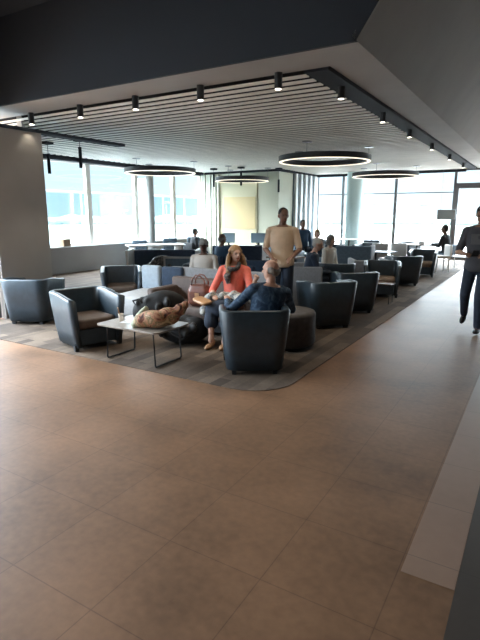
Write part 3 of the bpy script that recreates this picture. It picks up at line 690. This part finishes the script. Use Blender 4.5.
def person(label, loc, deg, s=1., hip=.45, lean=0., side=0., twist=0., hyaw=0., hpitch=0., arms=None, legs=None, skin='skin', shirt='blue_cloth', sleeve=1., trousers='navy_cloth',
           shoes='shoe_black', hair=('short', 'hair_dark'), vox=.010, hem=-.06, face=False, width=1., skirt=None, bare_legs=False, chest=1.):
    body = NB(); u = V((math.sin(side), math.sin(lean)*math.cos(side), math.cos(lean)*math.cos(side))); tw = Matrix.Rotation(twist, 3, 'Z')
    P = V((0, 0, hip)); r0 = V((1, 0, 0)); rS = (tw @ V((1, 0, 0))); rS = (rS-u*rS.dot(u)).normalized(); f0 = u.cross(r0).normalized(); fS = u.cross(rS).normalized()
    T = .50*s
    def mix(a, b, t): return (a*(1-t)+b*t).normalized()
    secs = [(-.16, .15, .105), (-.06, .165, .12), (.1, .158, .115), (.35, .145, .108), (.6, .16, .118), (.82, .172, .118), (.96, .165, .10), (1.05, .115, .075), (1.1, .06, .058)]
    def torso(bm, e, lo, hi=1.2, ws=1.):
        L = []
        for t, a, b in secs:
            if lo <= t <= hi:
                rv, fv = mix(r0, rS, max(0, min(1, t))), mix(f0, fS, max(0, min(1, t)))
                L.append((P+u*(t*T), rv*((a*width*ws)*s+e), fv*((b*chest)*s+e)))
        loft(bm, L)
    torso(body, 0, -.2)
    S = P+u*T
    nb = P+u*(T*1.02); hy = Matrix.Rotation(hyaw, 3, 'Z'); hr = hy @ V((1, 0, 0)); hf = V((0, 1, 0)); hf = hy @ hf
    hu = (V((0, 0, 1))*1.0+u*.4).normalized(); hf = (hf-hu*hf.dot(hu)).normalized(); hf, hu = (hf*math.cos(hpitch)+hu*math.sin(hpitch)), (hu*math.cos(hpitch)-hf*math.sin(hpitch)); hr = hf.cross(hu).normalized()
    H = nb+u*.105*s+hu*.085*s+hf*.022*s; ax = (hr, hf, hu)
    capsule(body, nb-u*.02*s, nb+u*.09*s+hf*.01*s, .058*s, .052*s)
    def hp(x, y, z): return H+(hr*x+hf*y+hu*z)*s
    ellip(body, hp(0, -.008, .02), (.076*s, .094*s, .092*s), ax); ellip(body, hp(0, .018, -.045), (.060*s, .070*s, .068*s), ax); ellip(body, hp(0, .045, -.088), (.034*s, .034*s, .024*s), ax)
    capsule(body, hp(0, .088, .012), hp(0, .107, -.028), .010*s, .015*s, 8); ellip(body, hp(0, .080, .026), (.052*s, .014*s, .012*s), ax, 10, 6)
    for k in (-1, 1):
        ellip(body, hp(k*.077, -.008, -.012), (.011*s, .020*s, .032*s), ax, 10, 8)
    # arms
    A = arms or {}
    shl = {}
    for k, nm in ((-1, 'L'), (1, 'R')):
        sh = S+rS*(k*.172*s*width)-u*.035*s; el, wr = A.get(nm, (None, None)); up = V((0, 0, 1)); curl = .7
        if el is None: el = sh+V((k*.06, .02, -.28))*s; wr = el+V((-k*.02, .12, -.2))*s
        else: el, wr = V(el), V(wr)
        shl[nm] = (sh, el, wr)
        capsule(body, sh, el, .052*s, .040*s); capsule(body, el, wr, .041*s, .027*s)
        d = (wr-el).normalized(); bk = A.get(nm+'up', (0, .2, 1) if abs(d.z) < .8 else (k, 0, 0)); hand(body, wr+d*.005, d, bk, s, A.get(nm+'c', .7), k)
    # legs
    G = legs or {}; lg = {}
    for k, nm in ((-1, 'L'), (1, 'R')):
        hj = P+V((k*.09*s, 0, -.03*s)); kn, an, fd = G.get(nm, (None, None, None))
        if kn is None: kn = hj+V((k*.03, .43, .0))*s; an = V((kn.x, kn.y+.02, .085*s)); fd = (0, 1, 0)
        kn, an, fd = V(kn), V(an), V(fd).normalized(); lg[nm] = (hj, kn, an, fd)
        capsule(body, hj, kn, .083*s, .056*s); capsule(body, kn, an, .056*s, .036*s)
        capsule(body, kn+(an-kn)*.25+V((0, -.012, 0)), kn+(an-kn)*.45, .055*s, .048*s)
        u3 = fd.cross(V((0, 0, 1))).normalized().cross(fd); capsule(body, an-u3*.042*s, an+fd*.12*s-u3*.05*s, .031*s, .024*s)
    o = remesh('person', body, M[skin], vox=vox, it=3)
    o.location = loc; o.rotation_euler = (0, 0, R(deg)); tag(o, label, 'person')
    # shirt
    b = NB(); torso(b, .014*s, hem, 1.07)
    for nm in 'LR':
        sh, el, wr = shl[nm]; capsule(b, sh, sh+(el-sh)*min(1, sleeve*2), .064*s, .053*s)
        if sleeve > .55: capsule(b, el, el+(wr-el)*min(1, (sleeve-.5)*2)*.94, .053*s, .040*s)
        ellip(b, sh-u*.0, (.07*s, .075*s, .06*s), n=12, m=8)
    for k in (-1, 1): capsule(b, nb+u*.005*s+rS*(k*.05*s), S+rS*(k*.15*s*width)-u*.03*s, .045*s, .062*s)
    remesh('shirt', b, M[shirt], o, vox=vox, it=4)
    if skirt:
        b = NB(); kL, kR = lg['L'][1], lg['R'][1]; hm = (kL+kR)/2
        for q in range(7):
            f = q/6; c = P*(1-f)+hm*f; ellip(b, c+V((0, 0, -.0)), ((.19-.01*f)*s, .12*s, (.12-.01*f)*s), n=16, m=8)
        for nm in 'LR': capsule(b, lg[nm][1], lg[nm][1]+(lg[nm][2]-lg[nm][1])*.45, .085*s, .10*s)
        remesh('skirt', b, M[skirt], o, vox=vox, it=4)
    else:
        b = NB(); torso(b, .010*s, -.2, .12)
        ellip(b, P+V((0, 0, -.03*s)), (.165*s*width, .12*s, .10*s))
        for nm in 'LR':
            hj, kn, an, fd = lg[nm]; capsule(b, hj, kn, .096*s, .070*s); capsule(b, kn, an+(kn-an)*.06, .070*s, .052*s)
        remesh('trousers', b, M[trousers], o, vox=vox, it=4)
    for nm in 'LR':
        hj, kn, an, fd = lg[nm]; b = NB(); z = V((0, 0, 1)); sx = fd.cross(z).normalized(); up2 = sx.cross(fd)
        base = an-up2*.047*s; ellip(b, base+fd*.05*s, (.043*s, .125*s, .034*s), (sx, fd, up2)); ellip(b, base-fd*.03*s+up2*.03*s, (.04*s, .055*s, .048*s), (sx, fd, up2))
        remesh('shoe', b, M[shoes], o, vox=vox*.8, it=3)
    # hair
    st, hm = hair
    b = NB()
    if st == 'short':
        ellip(b, hp(0, -.018, .034), (.083*s, .094*s, .090*s), ax); ellip(b, hp(0, -.05, -.015), (.074*s, .055*s, .07*s), ax)
    elif st == 'bald':
        for k in (-1, 1): ellip(b, hp(k*.058, -.035, -.002), (.026*s, .062*s, .042*s), ax)
        ellip(b, hp(0, -.066, -.02), (.068*s, .042*s, .052*s), ax)
    elif st == 'fuzz':
        ellip(b, hp(0, -.014, .028), (.079*s, .092*s, .087*s), ax); ellip(b, hp(0, -.045, -.01), (.072*s, .055*s, .06*s), ax)
    elif st == 'bob':
        ellip(b, hp(0, -.02, .04), (.094*s, .10*s, .094*s), ax)
        for k in (-1, 1): ellip(b, hp(k*.06, -.03, -.03), (.045*s, .07*s, .09*s), ax)
        ellip(b, hp(0, -.06, -.03), (.08*s, .055*s, .09*s), ax)
    elif st == 'long':
        ellip(b, hp(0, -.022, .038), (.092*s, .10*s, .092*s), ax); ellip(b, hp(0, -.065, -.06), (.085*s, .055*s, .12*s), ax)
        for k in (-1, 1):
            for j in range(3):
                x = k*(.072+.014*j); y = -.07+.035*j
                tube(b, [hp(x*.8, y-.01, .05), hp(x*1.1, y, -.04), hp(x*1.35, y+.025, -.15), hp(x*1.45+.012*math.sin(j*3), y+.07, -.25), hp(x*1.25, y+.10, -.36+.03*j)], [.03*s, .034*s, .034*s, .03*s, .014*s], 8)
    elif st == 'cap':
        ellip(b, hp(0, -.014, .045), (.088*s, .104*s, .082*s), ax)
        cb = NB(); ellip(cb, hp(0, .115, .038), (.068*s, .068*s, .010*s), (hr, (hf*.96-hu*.2).normalized(), (hu*.96+hf*.2).normalized()), 16, 6)
    h = remesh('cap' if st == 'cap' else 'hair', b, M[hm], o, vox=vox*.75, it=2)
    if st == 'cap': remesh('brim', cb, M[hm], h, vox=.006, it=1)
    if face:
        for k in (-1, 1):
            b = NB(); ellip(b, hp(k*.031, .083, .004), (.013*s, .006*s, .006*s), ax, 10, 6); obj('eye', b, M['eye'], o, smooth=True)
        b = NB(); ellip(b, hp(0, .085, -.062), (.022*s, .008*s, .006*s), ax, 10, 6); obj('lips', b, M['lips'], o, smooth=True)
    return o, hp, shl, lg

# man in the near tub chair: back to the camera, face turned left
person('balding man in a blue checked shirt seated in the near tub chair, back to camera', (-2.50, 4.60, 0), 40, .95, hip=.41, lean=-.06, side=.16, twist=.12, hyaw=.75, hpitch=-.05, face=True,
       arms={'L': ((-.36, .10, .60), (-.34, .36, .69)), 'R': ((.36, .14, .60), (.2, .36, .58)), 'Lc': 1.0}, skin='skin', shirt='check', sleeve=.97, trousers='navy_cloth', hair=('bald', 'hair_grey'), vox=.009, width=1.12, chest=1.2)
# woman on the sofa
wo, hp_, sh_, lg_ = person('long-haired blond woman in a coral top and printed shawl seated on the sofa', (-3.50, 5.62, 0), 186, .93, hip=.475, lean=-.06, twist=.25, hyaw=.85, hpitch=-.02, face=True,
       arms={'L': ((.0-.30, .10, .66), (-.44, .27, .84)), 'R': ((.27, .12, .62), (.12, .34, .60)), 'Lc': 1.3, 'Lup': (0, -1, .3)}, legs={'L': ((-.17, .52, .46), (-.2, .70, .09), (-.15, 1, -.1)), 'R': ((.08, .50, .47), (-.03, .72, .09), (.0, 1, -.1))},
       skin='skin', shirt='coral', sleeve=.62, skirt='navy_cloth', shoes='sandal', hair=('long', 'hair_blond'), vox=.009)
# her shawl (clothing) over lap and forearm
b = NB()
for k in range(14):
    u_ = k/13; x = .20-.62*u_; ellip(b, (x, .34-.06*math.sin(PI*u_)+.02*math.sin(k*2.3), .56+.06*math.sin(k*1.9)*.4+.05*u_), (.06, .10, .065+.012*math.sin(k*3)), n=10, m=8)
for k in range(6): ellip(b, (.17+.02*math.sin(k*2), .30+.05*k, .54-.025*k), (.06, .06, .05), n=10, m=8)
remesh('shawl', b, M['shawl'], wo, vox=.012, it=3)
# neck scarf
b = NB(); pts = []
for k in range(13):
    a = 2*PI*k/12; pts.append((.085*math.cos(a), .03+.08*math.sin(a), 0.965+.012*math.sin(a*2)-.03*math.sin(a)))
tube(b, pts, .032, 8); tube(b, [(.02, .11, .92), (.03, .15, .84), (.01, .14, .74)], [.04, .05, .03], 8); remesh('scarf', b, M['bagpat'], wo, vox=.01, it=3)
# clutch on her knee
b = NB(); cushion(b, .27, .16, 0, .045, .05, .018); t = remesh('clutch_bag', b, M['tanleather'], vox=.008, it=3); t.location = (-3.60, 5.02, .545); t.rotation_euler = (.12, .15, -.3)
tag(t, 'tan leather clutch lying on the seated woman\'s knees', 'handbag')

person('seated man in a grey cap and white shirt behind the grey screen', (-5.02, 7.08, 0), 200, .93, hip=.46, lean=.02, face=True, skin='skin_dark', shirt='white_shirt', sleeve=.45, hair=('cap', 'grey_cap'), vox=.010, width=1.15)
sm, smh, _a, _b = person('standing man in a sand polo shirt and dark trousers behind the booths', (-3.37, 6.81, 0), 200, 1.0, hip=.93, lean=.02, hyaw=.42, hpitch=-.12, face=True, skin='skin_mid', shirt='tan_shirt', sleeve=.42, trousers='navy_cloth', hair=('fuzz', 'hair_dark'), hem=-.17, vox=.010, width=1.08,
       arms={'L': ((-.27, .05, 1.12), (-.17, .27, 1.02)), 'R': ((.26, .0, 1.12), (.12, .24, 1.0))}, legs={'L': ((-.11, .02, .50), (-.12, -.02, .09), (-.2, 1, 0)), 'R': ((.10, .02, .50), (.12, -.02, .09), (.2, 1, 0))})
person('grey-haired man in a dark suit reading at the low table', (-3.58, 8.28, 0), -64, .95, hip=.47, lean=.22, hpitch=-.25, skin='skin', shirt='navy_cloth', sleeve=1., hair=('fuzz', 'hair_white'), vox=.010,
       arms={'L': ((-.26, .18, .64), (-.1, .42, .60)), 'R': ((.26, .18, .64), (.1, .42, .60))}, width=1.1, face=True)
person('woman in a cream blouse with brown hair seated beyond the man in a suit', (-3.95, 10.18, 0), -105, .92, hip=.45, lean=.12, skin='skin', shirt='cream_shirt', sleeve=.9, hair=('bob', 'hair_grey'), vox=.010)
person('dark-haired person in blue seated behind the standing man', (-5.98, 13.4, 0), -140, 1.0, hip=.66, lean=0, skin='skin_mid', shirt='blue_cloth', hair=('short', 'hair_dark'), vox=.010)
person('small brown-haired person seated before the core wall battens', (-5.74, 13.92, 0), -150, .88, hip=.46, lean=.0, skin='skin', shirt='palefab', hair=('bob', 'hair_blond'), vox=.010)
person('man in a blue shirt seated behind the man in a cap', (-6.10, 9.28, 0), -20, .96, hip=.43, lean=.0, skin='skin_mid', shirt='blue_cloth', sleeve=.5, hair=('bald', 'hair_grey'), vox=.010, width=1.1)
person('dark-clad man seated by the left windows beside the curtain', (-9.60, 12.95, 0), -40, .92, hip=.44, lean=.08, skin='skin_mid', shirt='dark_cloth', hair=('short', 'hair_dark'), vox=.010, width=1.1)
person('man in black seated at the far end by the glass door', (-2.48, 16.4, 0), 80, 1.05, hip=.46, lean=.12, skin='skin_mid', shirt='dark_cloth', sleeve=.98, hair=('short', 'hair_dark'), vox=.010,
       arms={'L': ((-.24, .16, .68), (-.12, .42, .72)), 'R': ((.24, .16, .68), (.12, .42, .72))}, width=1.05)
b = NB(); tube(b, [(.072*math.cos(a), .015+.066*math.sin(a), 1.468-.03*math.sin(a)) for a in [R(105+30*k) for k in range(12)]], .016, 8); remesh('collar', b, M['tan_shirt'], sm, vox=.007, it=2)
# walking man at the right edge
wk, hpw, shw, lgw = person('walking man in a charcoal printed tee and dark jeans at the right edge', (-.71, 7.55, 0), 176, 1.0, hip=.95, lean=.03, hpitch=-.3, face=True, skin='skin', shirt='tee', sleeve=.42, trousers='jeans', hair=('short', 'hair_dark'), hem=-.2, vox=.010, width=1.05,
       arms={'L': ((-.27, .04, 1.12), (-.13, .27, 1.12)), 'R': ((.27, .04, 1.12), (.14, .26, 1.12)), 'Rc': 1.0, 'Lc': 1.0}, legs={'L': ((-.08, .16, .52), (-.08, .10, .09), (0, 1, .05)), 'R': ((.14, -.02, .53), (.17, -.24, .20), (0, .9, -.42))})
b = NB(); box(b, -.10, .10, .132, .142, 1.24, 1.38); obj('shirt_print', b, M['tee_print'], wk, bevel=.004)
b = NB(); box(b, -.038, .038, -.075, .075, -.005, .005); t = tag(obj('mobile_phone', b, M['black'], loc=(-.725, 7.20, 1.135), bevel=.004), 'black mobile phone in the walking man\'s hands', 'phone'); t.rotation_euler = (R(25), 0, 0)

# ------------------------------------------------------------------ light
w = bpy.data.worlds.new('sky'); SC.world = w; w.use_nodes = True; nt = w.node_tree; bg = nt.nodes['Background']
tc = nt.nodes.new('ShaderNodeTexCoord'); sp = nt.nodes.new('ShaderNodeSeparateXYZ'); nt.links.new(tc.outputs['Generated'], sp.inputs[0])
rp = nt.nodes.new('ShaderNodeValToRGB'); cr = rp.color_ramp
cr.elements[0].position = 0.0; cr.elements[0].color = (.040, .048, .053, 1)
cr.elements[1].position = 1.0; cr.elements[1].color = (1.1, 1.25, 1.4, 1)
for p, c in ((.04, (.037, .048, .055)), (.12, (.034, .048, .056)), (.19, (.60, .69, .76)), (.4, (1.2, 1.33, 1.45))):
    e = cr.elements.new(p); e.color = (*c, 1)
nt.links.new(sp.outputs['Z'], rp.inputs['Fac'])
# brighter, warmer sky towards the low sun on the left
dt = nt.nodes.new('ShaderNodeVectorMath'); dt.operation = 'DOT_PRODUCT'; dt.inputs[1].default_value = V((-.80, -.25, .55)).normalized()
nt.links.new(tc.outputs['Generated'], dt.inputs[0])
pw = nt.nodes.new('ShaderNodeMath'); pw.operation = 'POWER'; pw.use_clamp = False; pw.inputs[1].default_value = 14
mx0 = nt.nodes.new('ShaderNodeMath'); mx0.operation = 'MAXIMUM'; mx0.inputs[1].default_value = 0
nt.links.new(dt.outputs['Value'], mx0.inputs[0]); nt.links.new(mx0.outputs[0], pw.inputs[0])
sc_ = nt.nodes.new('ShaderNodeVectorMath'); sc_.operation = 'SCALE'; sc_.inputs[0].default_value = (.9, .78, .66); nt.links.new(pw.outputs[0], sc_.inputs['Scale'])
ad = nt.nodes.new('ShaderNodeVectorMath'); ad.operation = 'ADD'; nt.links.new(rp.outputs['Color'], ad.inputs[0]); nt.links.new(sc_.outputs[0], ad.inputs[1])
# hazier and brighter straight out over the apron (towards +Y)
sx = nt.nodes.new('ShaderNodeMapRange'); sx.interpolation_type = 'SMOOTHSTEP'; nt.links.new(sp.outputs['Y'], sx.inputs['Value'])
sx.inputs['From Min'].default_value = .74; sx.inputs['From Max'].default_value = .93; sx.inputs['To Min'].default_value = 1; sx.inputs['To Max'].default_value = 1.3
s2 = nt.nodes.new('ShaderNodeVectorMath'); s2.operation = 'SCALE'; nt.links.new(ad.outputs[0], s2.inputs[0]); nt.links.new(sx.outputs[0], s2.inputs['Scale'])
nt.links.new(s2.outputs[0], bg.inputs['Color']); bg.inputs['Strength'].default_value = 10.0

def portal(loc, rot, sx, sy):
    L = bpy.data.lights.new('window_portal', 'AREA'); L.shape = 'RECTANGLE'; L.size = sx; L.size_y = sy; L.cycles.is_portal = True
    o = bpy.data.objects.new('window_portal', L); COL.objects.link(o); o.location = loc; o.rotation_euler = rot
portal((-11.58, 12.4, 1.9), (R(90), 0, R(-90)), 7.2, 2.3)
portal((-2.05, 19.58, 1.6), (R(90), 0, R(180)), 12, 3.15)
portal((-7.25, .2, 1.5), (R(90), 0, R(-90)), 8.6, 2.9)

cam = bpy.data.cameras.new('camera'); co = bpy.data.objects.new('camera', cam); COL.objects.link(co); SC.camera = co
cam.sensor_fit = 'VERTICAL'; cam.sensor_height = 24; cam.lens = 492/640*24; cam.clip_end = 2000; cam.clip_start = .05
co.location = (0, 0, 1.65); co.rotation_euler = (R(90-12.2), 0, R(31.2))
vs = SC.view_settings; vs.view_transform = 'Standard'; vs.look = 'None'; vs.gamma = 1; vs.use_curve_mapping = False; vs.exposure = 1.3
SC.cycles.use_denoising = True; SC.cycles.max_bounces = 10; SC.cycles.diffuse_bounces = 6; SC.cycles.transparent_max_bounces = 16; SC.cycles.sample_clamp_indirect = 8
SC.cycles.caustics_reflective = False; SC.cycles.caustics_refractive = False
